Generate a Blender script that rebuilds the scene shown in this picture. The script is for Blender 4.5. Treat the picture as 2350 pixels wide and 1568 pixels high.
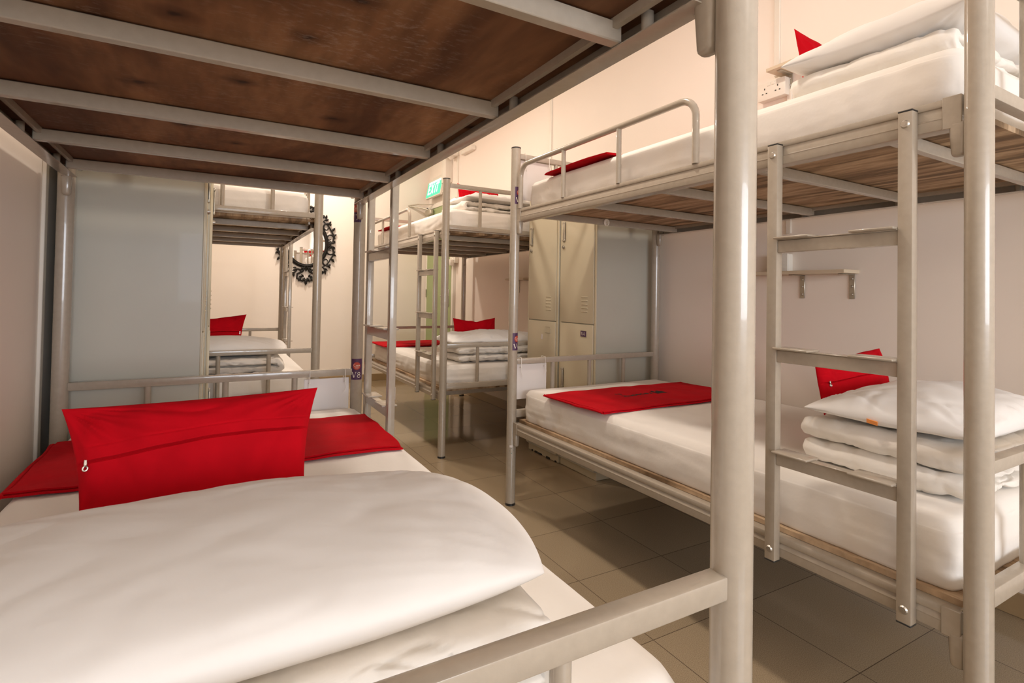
import bpy, bmesh, math, random
from mathutils import Vector, Matrix, noise
PI = math.pi
random.seed(4)
for o in list(bpy.data.objects): bpy.data.objects.remove(o, do_unlink=True)
SC = bpy.context.scene
COL = SC.collection

# ------------------------------------------------------------------ camera, exposure, light
F_PX, CX, CY = 1228.05, 1174.85, 655.69
YAW, PITCH, ROLL = map(math.radians, (-29.4063, 1.0462, 0.9864))
fwd = Vector((-math.sin(YAW)*math.cos(PITCH), math.cos(YAW)*math.cos(PITCH), math.sin(PITCH)))
rgt = Vector((math.cos(YAW), math.sin(YAW), 0)); upv = rgt.cross(fwd)
r2 = rgt*math.cos(ROLL) + upv*math.sin(ROLL); u2 = -rgt*math.sin(ROLL) + upv*math.cos(ROLL)
cam = bpy.data.cameras.new('camera'); camo = bpy.data.objects.new('camera', cam); COL.objects.link(camo)
M = Matrix((r2, u2, -fwd)).transposed().to_4x4(); M.translation = (0, 0, 1.0922); camo.matrix_world = M
cam.sensor_width = 36; cam.lens = F_PX*36/2350
cam.shift_x = (1175-CX)/2350; cam.shift_y = (CY-784)/2350
cam.clip_start = 0.02; cam.clip_end = 60
SC.camera = camo
vs = SC.view_settings
vs.view_transform = 'Standard'; vs.look = 'None'; vs.gamma = 1; vs.use_curve_mapping = False
vs.exposure = -0.06
w = bpy.data.worlds.new('world'); SC.world = w; w.use_nodes = True
w.node_tree.nodes['Background'].inputs[0].default_value = (0.75, 0.85, 1, 1)
w.node_tree.nodes['Background'].inputs[1].default_value = 0.6
try:
    SC.cycles.max_bounces = 12; SC.cycles.diffuse_bounces = 8; SC.cycles.caustics_reflective = False
except Exception: pass
LAMP_C = (1.0, 0.865, 0.735); LAMP_W = 26.0
LAMPS = [(0.98, -2.1), (0.98, 1.75), (0.98, 4.05), (0.98, 5.95)]
CEIL = 3.05
def area(name, loc, rot, size, power, color, sy=None, shape='DISK'):
    l = bpy.data.lights.new(name, 'AREA'); l.energy = power; l.color = color; l.size = size; l.shape = shape
    if sy: l.size_y = sy
    o = bpy.data.objects.new(name, l); COL.objects.link(o); o.location = loc; o.rotation_euler = rot
    return o
for i, (lx, ly) in enumerate(LAMPS):
    area('downlight_glow', (lx, ly, CEIL-0.035), (0, 0, 0), 0.20, LAMP_W*(.45, .88, 1.15, 1.15)[i], LAMP_C)
# added fill for under the bunks, set in a made-up unseen rear window
area('rear_fill_light', (0.85, -3.23, 1.45), (PI/2, 0, 0), 2.5, 124.0, (0.87, 0.92, 1.0), 1.1, 'RECTANGLE')

# ------------------------------------------------------------------ materials
def mat(name, col, rough=.5, metal=0, coat=0, bump=None, var=None, spec=.5, sheen=0, emit=None):
    m = bpy.data.materials.new(name); m.use_nodes = True; nt = m.node_tree; N = nt.nodes; Lk = nt.links
    b = N['Principled BSDF']
    b.inputs['Base Color'].default_value = (*col, 1); b.inputs['Roughness'].default_value = rough
    b.inputs['Metallic'].default_value = metal; b.inputs['Coat Weight'].default_value = coat
    b.inputs['Specular IOR Level'].default_value = spec; b.inputs['Sheen Weight'].default_value = sheen
    if emit:
        b.inputs['Emission Color'].default_value = (*emit[0], 1); b.inputs['Emission Strength'].default_value = emit[1]
    tc = N.new('ShaderNodeTexCoord')
    if var:
        s, amt = var
        n = N.new('ShaderNodeTexNoise'); n.inputs['Scale'].default_value = s; n.inputs['Detail'].default_value = 5
        mr = N.new('ShaderNodeMapRange'); mr.inputs['To Min'].default_value = 1-amt; mr.inputs['To Max'].default_value = 1+amt
        mr.inputs['From Min'].default_value = .3; mr.inputs['From Max'].default_value = .7
        mx = N.new('ShaderNodeMix'); mx.data_type = 'RGBA'; mx.blend_type = 'MULTIPLY'; mx.inputs[0].default_value = 1
        mx.inputs[6].default_value = (*col, 1)
        Lk.new(tc.outputs['Object'], n.inputs['Vector']); Lk.new(n.outputs['Fac'], mr.inputs['Value'])
        Lk.new(mr.outputs[0], mx.inputs[7]); Lk.new(mx.outputs[2], b.inputs['Base Color'])
    if bump:
        prev = None
        for (s, st, dist) in bump:
            n = N.new('ShaderNodeTexNoise'); n.inputs['Scale'].default_value = s; n.inputs['Detail'].default_value = 4
            bp = N.new('ShaderNodeBump'); bp.inputs['Strength'].default_value = st; bp.inputs['Distance'].default_value = dist
            Lk.new(tc.outputs['Object'], n.inputs['Vector']); Lk.new(n.outputs['Fac'], bp.inputs['Height'])
            if prev: Lk.new(prev.outputs[0], bp.inputs['Normal'])
            prev = bp
        Lk.new(prev.outputs[0], b.inputs['Normal'])
    return m
PAINT = mat('painted_metal', (.385, .335, .27), .24, 0, .45, [(380, .06, .001), (14, .08, .002)], (60, .04))
CAP = mat('black_plastic', (.02, .02, .02), .4)
BOLT = mat('bolt_steel', (.50, .47, .42), .35, .9)
SHEET = mat('white_cotton', (.82, .785, .735), .92, 0, 0, [(9, .32, .012), (60, .10, .002)], None, .2, .15)
PILLOW = mat('pillowcase_cotton', (.78, .76, .735), .92, 0, 0, [(7, .25, .012), (45, .12, .002)], None, .2, .15)
DUVET = mat('duvet_cotton', (.80, .765, .71), .92, 0, 0, [(11, .55, .014), (45, .14, .003)], None, .2, .15)
RED = mat('red_cotton', (.47, .0015, .008), .9, 0, 0, [(12, .35, .010), (700, .15, .0006)], (9, .10), .12, 0)
LOCKB = mat('locker_enamel_grey', (.47, .46, .39), .42, 0, .05, [(300, .04, .0008)], (3, .03))
LOCKER = mat('locker_enamel', (.58, .52, .38), .42, 0, .05, [(300, .04, .0008)], (3, .03))
WALL = mat('wall_paint', (.86, .79, .715), .82, 0, 0, [(90, .06, .002)], (1.3, .02))
CEILM = mat('ceiling_paint', (.88, .84, .78), .9)
GREEN = mat('door_green', (.33, .40, .19), .45)
WHITE = mat('white_plastic', (.78, .74, .66), .4)
BOARDW = mat('white_board', (.70, .66, .64), .55)
BLACK = mat('black_iron', (.012, .010, .008), .5, 0, 0, None, None, .3)
GREY = mat('bracket_steel', (.50, .46, .38), .4, .7)
HOLE = mat('socket_hole', (.03, .025, .02), .7)
SHELFM = mat('shelf_laminate', (.62, .52, .38), .45)
SKIRT = mat('skirting_tile', (.36, .255, .14), .3)
PURPLE = mat('label_purple', (.075, .026, .085), .45)
LOGO = mat('label_logo_red', (.50, .06, .03), .45)
LTXT = mat('label_lettering', (.80, .76, .66), .45)
INK = mat('black_print', (.02, .018, .012), .8)
SIGNG = mat('exit_green', (.05, .55, .32), .4, emit=((.05, .75, .42), .75))
SIGNW = mat('exit_letters', (.9, 1, .95), .4, emit=((.9, 1, .95), 1.4))
LAMPM = mat('lamp_diffuser', (1, 1, 1), .4, emit=((1, .84, .62), 12))
MIRR = mat('mirror_glass', (.92, .92, .92), .015, 1)
ZIP = mat('zip_metal', (.72, .70, .66), .25, 1)
TIE = mat('nylon_tie', (.78, .75, .70), .4)
STICKG = mat('green_sticker', (.02, .11, .07), .5)
ORANGE = mat('orange_tag', (.85, .30, .06), .7)

def wood(name, c1, c2, c3, knots=True, rough=.6, scr=.5, scale=1.0, gx=1.0, gy=9.0):
    m = bpy.data.materials.new(name); m.use_nodes = True; nt = m.node_tree; N = nt.nodes; Lk = nt.links
    b = N['Principled BSDF']; b.inputs['Roughness'].default_value = rough; b.inputs['Specular IOR Level'].default_value = .3
    tc = N.new('ShaderNodeTexCoord'); mp = N.new('ShaderNodeMapping'); mp.inputs['Scale'].default_value = (gx, gy, 4)
    Lk.new(tc.outputs['Object'], mp.inputs['Vector'])
    wob = N.new('ShaderNodeTexNoise'); wob.inputs['Scale'].default_value = 1.6; wob.inputs['Detail'].default_value = 2
    Lk.new(tc.outputs['Object'], wob.inputs['Vector'])
    add = N.new('ShaderNodeMixRGB'); add.blend_type = 'ADD'; add.inputs[0].default_value = .7
    Lk.new(mp.outputs[0], add.inputs[1]); Lk.new(wob.outputs['Color'], add.inputs[2])
    n1 = N.new('ShaderNodeTexNoise'); n1.inputs['Scale'].default_value = 1.15*scale; n1.inputs['Detail'].default_value = 4; n1.inputs['Roughness'].default_value = .5
    n1.inputs['Distortion'].default_value = .5
    Lk.new(add.outputs[0], n1.inputs['Vector'])
    cr = N.new('ShaderNodeValToRGB'); e = cr.color_ramp.elements
    e[0].position = .40; e[0].color = (*c1, 1); e[1].position = .61; e[1].color = (*c3, 1)
    k = cr.color_ramp.elements.new(.5); k.color = (*c2, 1)
    Lk.new(n1.outputs['Fac'], cr.inputs[0]); out = cr.outputs[0]
    # fine fibre
    mp2 = N.new('ShaderNodeMapping'); mp2.inputs['Scale'].default_value = (gx*6, gy*9, 10); Lk.new(tc.outputs['Object'], mp2.inputs['Vector'])
    n2 = N.new('ShaderNodeTexNoise'); n2.inputs['Scale'].default_value = 3; n2.inputs['Detail'].default_value = 4; Lk.new(mp2.outputs[0], n2.inputs['Vector'])
    r2_ = N.new('ShaderNodeMapRange'); r2_.inputs['From Min'].default_value = .3; r2_.inputs['From Max'].default_value = .7
    r2_.inputs['To Min'].default_value = .80; r2_.inputs['To Max'].default_value = 1.15; Lk.new(n2.outputs['Fac'], r2_.inputs[0])
    mx = N.new('ShaderNodeMixRGB'); mx.blend_type = 'MULTIPLY'; mx.inputs[0].default_value = 1
    Lk.new(out, mx.inputs[1]); Lk.new(r2_.outputs[0], mx.inputs[2]); out = mx.outputs[0]
    if knots:
        v = N.new('ShaderNodeTexVoronoi'); v.voronoi_dimensions = '2D'; v.inputs['Scale'].default_value = 3.6; v.inputs['Randomness'].default_value = .9
        mpk = N.new('ShaderNodeMapping'); mpk.inputs['Scale'].default_value = (1.0, 1.35, 0); Lk.new(tc.outputs['Object'], mpk.inputs['Vector'])
        wk = N.new('ShaderNodeTexNoise'); wk.inputs['Scale'].default_value = 25; Lk.new(tc.outputs['Object'], wk.inputs['Vector'])
        ak = N.new('ShaderNodeMixRGB'); ak.blend_type = 'ADD'; ak.inputs[0].default_value = .035
        Lk.new(mpk.outputs[0], ak.inputs[1]); Lk.new(wk.outputs['Color'], ak.inputs[2]); Lk.new(ak.outputs[0], v.inputs['Vector'])
        rk = N.new('ShaderNodeValToRGB'); ee = rk.color_ramp.elements
        ee[0].position = .018; ee[0].color = (.18, .15, .14, 1); ee[1].position = .15; ee[1].color = (1, 1, 1, 1)
        q = rk.color_ramp.elements.new(.05); q.color = (.55, .5, .48, 1)
        Lk.new(v.outputs['Distance'], rk.inputs[0])
        m2 = N.new('ShaderNodeMixRGB'); m2.blend_type = 'MULTIPLY'; m2.inputs[0].default_value = 1
        Lk.new(out, m2.inputs[1]); Lk.new(rk.outputs[0], m2.inputs[2]); out = m2.outputs[0]
    if scr:
        n3 = N.new('ShaderNodeTexNoise'); n3.inputs['Scale'].default_value = 2.2; n3.inputs['Detail'].default_value = 3; Lk.new(tc.outputs['Object'], n3.inputs['Vector'])
        mp4 = N.new('ShaderNodeMapping'); mp4.inputs['Scale'].default_value = (1, 2.4, 1); mp4.inputs['Rotation'].default_value = (0, 0, .5); Lk.new(tc.outputs['Object'], mp4.inputs['Vector'])
        n4 = N.new('ShaderNodeTexNoise'); n4.inputs['Scale'].default_value = 46; n4.inputs['Detail'].default_value = 6; n4.inputs['Roughness'].default_value = .7; Lk.new(mp4.outputs[0], n4.inputs['Vector'])
        a = N.new('ShaderNodeMapRange'); a.inputs['From Min'].default_value = .50; a.inputs['From Max'].default_value = .68; Lk.new(n3.outputs['Fac'], a.inputs[0])
        c = N.new('ShaderNodeMapRange'); c.inputs['From Min'].default_value = .52; c.inputs['From Max'].default_value = .72; Lk.new(n4.outputs['Fac'], c.inputs[0])
        mu = N.new('ShaderNodeMath'); mu.operation = 'MULTIPLY'; Lk.new(a.outputs[0], mu.inputs[0]); Lk.new(c.outputs[0], mu.inputs[1])
        mu2 = N.new('ShaderNodeMath'); mu2.operation = 'MULTIPLY'; mu2.inputs[1].default_value = scr; Lk.new(mu.outputs[0], mu2.inputs[0])
        m3 = N.new('ShaderNodeMixRGB'); Lk.new(mu2.outputs[0], m3.inputs[0]); Lk.new(out, m3.inputs[1]); m3.inputs[2].default_value = (.50, .42, .36, 1); out = m3.outputs[0]
    Lk.new(out, b.inputs['Base Color'])
    bp = N.new('ShaderNodeBump'); bp.inputs['Strength'].default_value = .2; bp.inputs['Distance'].default_value = .002
    Lk.new(n2.outputs['Fac'], bp.inputs['Height']); Lk.new(bp.outputs[0], b.inputs['Normal'])
    return m
WOOD_DARK = wood('plywood_dark', (.10, .040, .016), (.20, .094, .043), (.36, .195, .098), True, .7, .38, 1.0, 2.4, .38)
WOOD_TAN = wood('plywood_tan', (.17, .105, .055), (.36, .24, .14), (.50, .36, .23), False, .65, .15, 1.5, 11.0, 1.3)
WOOD_EDGE = wood('plywood_edge', (.20, .12, .06), (.48, .32, .17), (.62, .44, .26), False, .6, 0, 1.0, 2, 2)

def tile_mat():
    m = bpy.data.materials.new('floor_tile'); m.use_nodes = True; nt = m.node_tree; N = nt.nodes; Lk = nt.links
    b = N['Principled BSDF']
    tc = N.new('ShaderNodeTexCoord'); sp = N.new('ShaderNodeSeparateXYZ'); Lk.new(tc.outputs['Object'], sp.inputs[0])
    def line(out, off, period, half):
        a = N.new('ShaderNodeMath'); a.operation = 'SUBTRACT'; a.inputs[1].default_value = off; Lk.new(out, a.inputs[0])
        d = N.new('ShaderNodeMath'); d.operation = 'PINGPONG'; d.inputs[1].default_value = period/2; Lk.new(a.outputs[0], d.inputs[0])
        l = N.new('ShaderNodeMath'); l.operation = 'LESS_THAN'; l.inputs[1].default_value = half; Lk.new(d.outputs[0], l.inputs[0]); return l
    a = line(sp.outputs['X'], 1.2585-.4316*20, .4316, .0013); c = line(sp.outputs['Y'], .8755-.3985*20, .3985, .0013)
    mxm = N.new('ShaderNodeMath'); mxm.operation = 'MAXIMUM'; Lk.new(a.outputs[0], mxm.inputs[0]); Lk.new(c.outputs[0], mxm.inputs[1])
    n = N.new('ShaderNodeTexNoise'); n.inputs['Scale'].default_value = 420; n.inputs['Detail'].default_value = 2; Lk.new(tc.outputs['Object'], n.inputs['Vector'])
    cr = N.new('ShaderNodeValToRGB'); e = cr.color_ramp.elements
    e[0].position = .35; e[0].color = (.25, .188, .118, 1); e[1].position = .62; e[1].color = (.37, .29, .19, 1); Lk.new(n.outputs['Fac'], cr.inputs[0])
    # tile to tile variation
    mp = N.new('ShaderNodeVectorMath'); mp.operation = 'SUBTRACT'; mp.inputs[1].default_value = (1.2585-.4316*20, .8755-.3985*20, 0); Lk.new(tc.outputs['Object'], mp.inputs[0])
    dv = N.new('ShaderNodeVectorMath'); dv.operation = 'DIVIDE'; dv.inputs[1].default_value = (.4316, .3985, 1); Lk.new(mp.outputs[0], dv.inputs[0])
    fl = N.new('ShaderNodeVectorMath'); fl.operation = 'FLOOR'; Lk.new(dv.outputs[0], fl.inputs[0])
    wn = N.new('ShaderNodeTexWhiteNoise'); Lk.new(fl.outputs[0], wn.inputs['Vector'])
    mr = N.new('ShaderNodeMapRange'); mr.inputs['To Min'].default_value = .93; mr.inputs['To Max'].default_value = 1.05; Lk.new(wn.outputs['Value'], mr.inputs[0])
    mu = N.new('ShaderNodeMixRGB'); mu.blend_type = 'MULTIPLY'; mu.inputs[0].default_value = 1; Lk.new(cr.outputs[0], mu.inputs[1]); Lk.new(mr.outputs[0], mu.inputs[2])
    mx = N.new('ShaderNodeMixRGB'); Lk.new(mxm.outputs[0], mx.inputs[0]); Lk.new(mu.outputs[0], mx.inputs[1]); mx.inputs[2].default_value = (.10, .07, .045, 1)
    Lk.new(mx.outputs[0], b.inputs['Base Color'])
    b.inputs['Roughness'].default_value = .22; b.inputs['Specular IOR Level'].default_value = .55
    n5 = N.new('ShaderNodeTexNoise'); n5.inputs['Scale'].default_value = 3; Lk.new(tc.outputs['Object'], n5.inputs['Vector'])
    mr5 = N.new('ShaderNodeMapRange'); mr5.inputs['To Min'].default_value = .07; mr5.inputs['To Max'].default_value = .13; Lk.new(n5.outputs['Fac'], mr5.inputs[0]); Lk.new(mr5.outputs[0], b.inputs['Roughness'])
    return m
TILE = tile_mat()

# ------------------------------------------------------------------ mesh helpers
def box(bm, c, s, bev=0, seg=1, rot=None, taper=None):
    r = bmesh.ops.create_cube(bm, size=1); vs_ = r['verts']
    for v in vs_:
        k = 1
        if taper and v.co.z < 0: k = taper
        v.co = Vector((v.co.x*s[0]*k, v.co.y*s[1]*k, v.co.z*s[2]))
    if bev:
        es = list({e for v in vs_ for e in v.link_edges})
        rr = bmesh.ops.bevel(bm, geom=es, offset=bev, segments=seg, affect='EDGES', profile=.5)
        vs_ = list({v for v in rr['verts']} | {v for v in vs_ if v.is_valid})
    for v in vs_:
        if rot: v.co = rot @ v.co
        v.co += Vector(c)
def rod(bm, p0, p1, r, seg=20, r1=None, cap=True):
    p0, p1 = Vector(p0), Vector(p1); d = p1-p0
    q = d.to_track_quat('Z', 'Y').to_matrix().to_4x4(); q.translation = (p0+p1)/2
    bmesh.ops.create_cone(bm, cap_ends=cap, segments=seg, radius1=r, radius2=r if r1 is None else r1, depth=d.length, matrix=q)
def tube(bm, pts, r, seg=10, closed=False):
    pts = [Vector(p) for p in pts]; rs = r if isinstance(r, (list, tuple)) else [r]*len(pts); rings = []
    n = len(pts); up = None
    for i, p in enumerate(pts):
        if closed: t = pts[(i+1) % n]-pts[i-1]
        else: t = pts[min(i+1, n-1)]-pts[max(i-1, 0)]
        t.normalize()
        if up is None: up = t.orthogonal().normalized()
        up = (up-t*up.dot(t)).normalized(); s = t.cross(up)
        rings.append([bm.verts.new(p+(up*math.cos(2*PI*k/seg)+s*math.sin(2*PI*k/seg))*rs[i]) for k in range(seg)])
    for i in range(n if closed else n-1):
        a, b = rings[i], rings[(i+1) % n]
        for k in range(seg): bm.faces.new((a[k], a[(k+1) % seg], b[(k+1) % seg], b[k]))
    if not closed: bm.faces.new(rings[0][::-1]); bm.faces.new(rings[-1])
def extrude(bm, prof, p0, axis_u, axis_w, length_vec):
    a = [bm.verts.new(Vector(p0)+Vector(axis_u)*u+Vector(axis_w)*v) for u, v in prof]
    b = [bm.verts.new(v.co+Vector(length_vec)) for v in a]
    n = len(a)
    for i in range(n): bm.faces.new((a[i], a[(i+1) % n], b[(i+1) % n], b[i]))
    bm.faces.new(a[::-1]); bm.faces.new(b)
def obj(name, bm, m, parent=None, loc=None, rot=None, smooth=True, ang=38, mats=None):
    me = bpy.data.meshes.new(name); bmesh.ops.recalc_face_normals(bm, faces=bm.faces); bm.to_mesh(me); bm.free()
    for x in (mats or [m]): me.materials.append(x)
    if smooth:
        me.polygons.foreach_set('use_smooth', [True]*len(me.polygons))
        if ang: me.set_sharp_from_angle(angle=math.radians(ang))
    o = bpy.data.objects.new(name, me); COL.objects.link(o)
    if parent: o.parent = parent
    if loc: o.location = loc
    if rot: o.rotation_euler = rot
    return o
def B(): return bmesh.new()
def tag(o, label, cat, group=None):
    o['label'] = label; o['category'] = cat
    if group: o['group'] = group
    return o
def empty(name, loc=(0, 0, 0), rz=0):
    o = bpy.data.objects.new(name, None); COL.objects.link(o); o.location = loc; o.rotation_euler = (0, 0, rz); o.empty_display_size = .1
    return o
def copy_tree(o, parent=None):
    c = o.copy(); COL.objects.link(c); c.parent = parent
    for ch in list(o.children): copy_tree(ch, c)
    return c
def struct(o): o['kind'] = 'structure'; return o

# ------------------------------------------------------------------ room
XL, XR, YB, YF = -0.515, 2.49, -3.2, 6.68
def wallbox(name, c, s, m=WALL):
    bm = B(); box(bm, c, s); return struct(obj(name, bm, m, smooth=False))
wallbox('floor', ((XL+XR)/2, (YB+YF)/2, -.05), (XR-XL+.2, YF-YB+.2, .1), TILE)
wallbox('ceiling', ((XL+XR)/2, (YB+YF)/2, CEIL+.05), (XR-XL+.2, YF-YB+.2, .1), CEILM)
wallbox('wall_left', (XL-.05, (YB+YF)/2, CEIL/2), (.1, YF-YB, CEIL))
wallbox('wall_far', ((XL+XR)/2, YF+.05, CEIL/2), (XR-XL+.2, .1, CEIL))
wallbox('wall_right', (XR+.05, (YB+YF)/2, CEIL/2), (.1, YF-YB, CEIL))
bm = B()  # rear wall with window opening added for the fill light, x -.4..2.1, z .90..2.0
yb = YB-.05
box(bm, ((XL-.1-.4)/2, yb, CEIL/2), (-XL+.1-.4, .1, CEIL)); box(bm, ((2.1+XR+.1)/2, yb, CEIL/2), (XR+.1-2.1, .1, CEIL))
box(bm, (.85, yb, .45), (2.5, .1, .90)); box(bm, (.85, yb, (2.0+CEIL)/2), (2.5, .1, CEIL-2.0))
struct(obj('wall_rear', bm, WALL, smooth=False))
bm = B()
for x in (-.38, .43, 1.27, 2.08): box(bm, (x, YB-.005, 1.45), (.04, .03, 1.1), .004)
for z in (.92, 1.98): box(bm, (.85, YB-.005, z), (2.5, .03, .04), .004)
struct(obj('added_window_1', bm, WHITE))  # unseen window frame, added around the fill light
bm = B()
box(bm, ((XL+XR)/2, YF-.006, .042), (XR-XL, .012, .084), .002); struct(obj('baseboard_far', bm, SKIRT))
bm = B(); box(bm, (XR-.006, (YB+5.72)/2, .042), (.012, 5.72-YB, .084), .002); struct(obj('baseboard_right', bm, SKIRT))
bm = B(); box(bm, (XL+.006, (YB+YF)/2, .042), (.012, YF-YB-.03, .084), .002); struct(obj('baseboard_left', bm, SKIRT))
# surface conduits on the walls
def trim(n, c, s):
    bm = B(); box(bm, c, s, .002); return struct(obj('trim_%d' % n, bm, WHITE))
trim(1, (XR-.006, 3.78, 2.4), (.012, .03, 1.28))
trim(2, (XR-.006, 1.70, 2.6), (.012, .03, .74))
trim(3, (XR-.006, 5.74, 2.3), (.012, .03, 1.5))
trim(4, (XR-.006, 6.04, 2.72), (.012, .03, .64))
trim(5, (XL+.006, 2.42, 1.53), (.012, .035, 3.0))
trim(6, (XR-.006, 1.63, 1.78), (.012, .025, .72))
trim(7, (XR-.02, 4.9, 2.80), (.04, 1.6, .05))
# ceiling downlights
for i, (lx, ly) in enumerate(LAMPS):
    t = empty('downlight', (lx, ly, CEIL))
    bm = B(); rod(bm, (0, 0, -.012), (0, 0, 0), .095, 32, .10); obj('rim', bm, WHITE, t)
    bm = B(); rod(bm, (0, 0, -.0165), (0, 0, -.0125), .07, 32); obj('diffuser', bm, LAMPM, t)
    tag(t, ('round warm ceiling downlight behind the nearest bunks', 'round warm ceiling downlight over the aisle between the two nearest bunks',
            'round warm ceiling downlight over the aisle between the two farther bunks', 'round warm ceiling downlight nearest the green door')[i], 'ceiling light', 'ceiling downlights over the aisle')
# door in the right wall
dr = struct(empty('door_1', (XR, 6.21, 0)))
bm = B(); box(bm, (-.02, 0, 1.09), (.036, .80, 2.17), .003); obj('door_leaf', bm, GREEN, dr)
bm = B()
for s in (-1, 1): box(bm, (-.012, s*.43, 1.11), (.05, .05, 2.22), .004)
box(bm, (-.012, 0, 2.205), (.05, .91, .05), .004); obj('door_frame', bm, WHITE, dr)
bm = B()
for z in (.3, 1.1, 1.9): rod(bm, (-.045, .40, z-.05), (-.045, .40, z+.05), .008)
obj('hinge', bm, GREY, dr)
bm = B(); rod(bm, (-.04, -.34, 1.07), (-.09, -.34, 1.07), .012); rod(bm, (-.09, -.34, 1.07), (-.09, -.22, 1.07), .010); box(bm, (-.042, -.34, 1.05), (.008, .04, .2), .002)
obj('door_handle', bm, BOLT, dr)
bm = B(); box(bm, (-.07, .27, 2.13), (.06, .20, .075), .02, 3)
tube(bm, [(-.08, .28, 2.17), (-.16, .36, 2.20), (-.30, .50, 2.225)], .009); tube(bm, [(-.30, .50, 2.225), (-.2, .36, 2.24), (-.03, .22, 2.235)], .008)
obj('door_closer', bm, GREY, dr)

# ------------------------------------------------------------------ bunk bed (aisle side is local -x)
W_, L_ = 1.0176, 1.95
R_ = .025; ZT = 1.873
def bunk():
    root = empty('bunk_bed')
    hw, hl = W_/2, L_/2
    for sx in (-1, 1):
        for sy in (-1, 1):
            bm = B(); rod(bm, (0, 0, .004), (0, 0, ZT-.006), R_, 36)
            p = obj('post', bm, PAINT, root, (sx*hw, sy*hl, 0))
            bm = B(); rod(bm, (0, 0, ZT-.006), (0, 0, ZT), R_+.0008, 36); obj('post_cap', bm, CAP, p)
            bm = B(); rod(bm, (0, 0, 0), (0, 0, .012), R_+.0012, 36); obj('post_foot', bm, CAP, p)
    for sy in (-1, 1):
        for (za, zb, zc, zd) in ((.732, .7603, .4523, .4909), (1.814, 1.842, 1.5313, 1.5613)):
            bm = B(); box(bm, (0, 0, (za+zb)/2), (W_-2*R_+.006, .027, zb-za), .0025, 2)
            e = obj('end_rail', bm, PAINT, root, (0, sy*hl, 0))
            bm = B(); box(bm, (0, 0, (zc+zd)/2), (W_-2*R_+.006, .027, zd-zc), .0025, 2)
            obj('end_beam', bm, PAINT, root, (0, sy*hl, 0))
            for k in (-1, 0, 1):
                bm = B(); rod(bm, (k*W_/4, 0, zd-.001), (k*W_/4, 0, za+.001), .0115, 18); obj('end_upright', bm, PAINT, root, (0, sy*hl, 0))
    # folded steel side rails: two rounded lips on the outside, channel open inwards
    def rail_profile(h):
        P = [(.040, .000), (.004, .000), (.0012, .0008), (.0004, .003), (.0004, .0235), (-.0006, .0245), (-.0006, .0262), (.0006, .0275),
             (.0035, h-.0195), (.0042, h-.0182), (.0008, h-.0172), (0, h-.0155), (0, h-.006), (.0018, h-.0015), (.006, h),
             (.030, h), (.030, h-.002), (.0075, h-.002), (.0075, .002), (.040, .002)]
        return P
    slat_y = [-hl+1.77, -hl+1.40, -hl+1.00, -hl+.59, -hl+.19]
    slat_y = [hl-.175-.4*k for k in range(4)]+[hl-1.76]
    slat_y = [hl-.19, hl-.59, hl-1.005, hl-1.395, hl-1.765]
    for (zb, zt) in ((.3747, .4314), (1.4761, 1.5442)):
        for sx in (-1, 1):
            bm = B(); prof = rail_profile(zt-zb)
            xo = sx*(hw+.0043)
            extrude(bm, prof, (xo, -hl+.036, zb), (-sx, 0, 0), (0, 0, 1), (0, L_-.072, 0))
            for y in slat_y: rod(bm, (xo-sx*.022, y+.05, zb+.002), (xo-sx*.022, y+.05, (1.5120 if zb > 1 else zt-.002)), .0095, 14)
            sr = obj('side_rail', bm, PAINT, root, ang=30)
            for sy in (-1, 1):
                bm = B()
                box(bm, (xo-sx*.005, sy*(hl-.046), (zb+zt)/2), (.014, .036, zt-zb+.004), .0015)
                yy = sy*(hl-.037)
                box(bm, (xo-sx*.012, yy, zb-.026), (.030, .034, .078), .009, 3, None, .78)
                obj('rail_bracket', bm, PAINT, sr)
        # slats
        for y in slat_y:
            bm = B(); box(bm, (0, y, zb+.003+.016), (W_-.064, .022, .032), .002)
            obj('slat', bm, PAINT, root)
        z0 = zt+.0005 if zb < 1 else 1.5125
        bm = B(); box(bm, (0, 0, z0+.0075), ((W_-.014) if zb < 1 else (W_-.0085), L_-.07, .014))
        if zb < 1:
            for v in bm.verts: v.co.x *= .962
        bd = obj('bed_board', bm, WOOD_TAN, root, smooth=False)
        if zb > 1:
            bm = B()
            for sx in (-1, 1): box(bm, (sx*(hw-.046), 0, 1.511), (.010, L_-.09, .026)); 
            obj('support_angle', bm, PAINT, root)
    # guard rail, far half of aisle side
    X = -hw-.0005; z0, z1 = 1.543, 1.768; ya, yc = hl-.055, -hl+.755; r = .065
    pts = [(X, ya, z0)]+[(X, ya-r+r*math.cos(a), z1-r+r*math.sin(a)) for a in [i*PI/2/8 for i in range(9)]]
    pts += [(X, yc+r-r*math.sin(a), z1-r+r*math.cos(a)) for a in [i*PI/2/8 for i in range(9)]]+[(X, yc, z0)]
    bm = B(); tube(bm, pts, .0125, 16); g = obj('guard_rail', bm, PAINT, root, ang=60)
    for y in (-hl+1.515, -hl+1.138):
        bm = B(); rod(bm, (X, y, z0), (X, y, z1-.008), .0105, 16); obj('guard_upright', bm, PAINT, g)
    # ladder
    xs = -hw-.0043-.0135
    for y in (-hl+.125, -hl+.455):
        bm = B(); box(bm, (xs, y, (.368+1.529)/2), (.026, .030, 1.529-.368), .002, 2)
        s = obj('ladder_stile', bm, PAINT, root)
        for cz in (1.5305, .3665):
            bm = B(); box(bm, (xs, y, cz), (.0265, .0305, .004), .001); obj('end_cap', bm, CAP, s)
        for z in (1.500, .398):
            bm = B(); rod(bm, (xs-.013, y, z), (xs-.0165, y, z), .0095, 20, .007); rod(bm, (xs-.0160, y, z), (xs-.0172, y, z), .0035, 6); obj('bolt', bm, BOLT, s)
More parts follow.
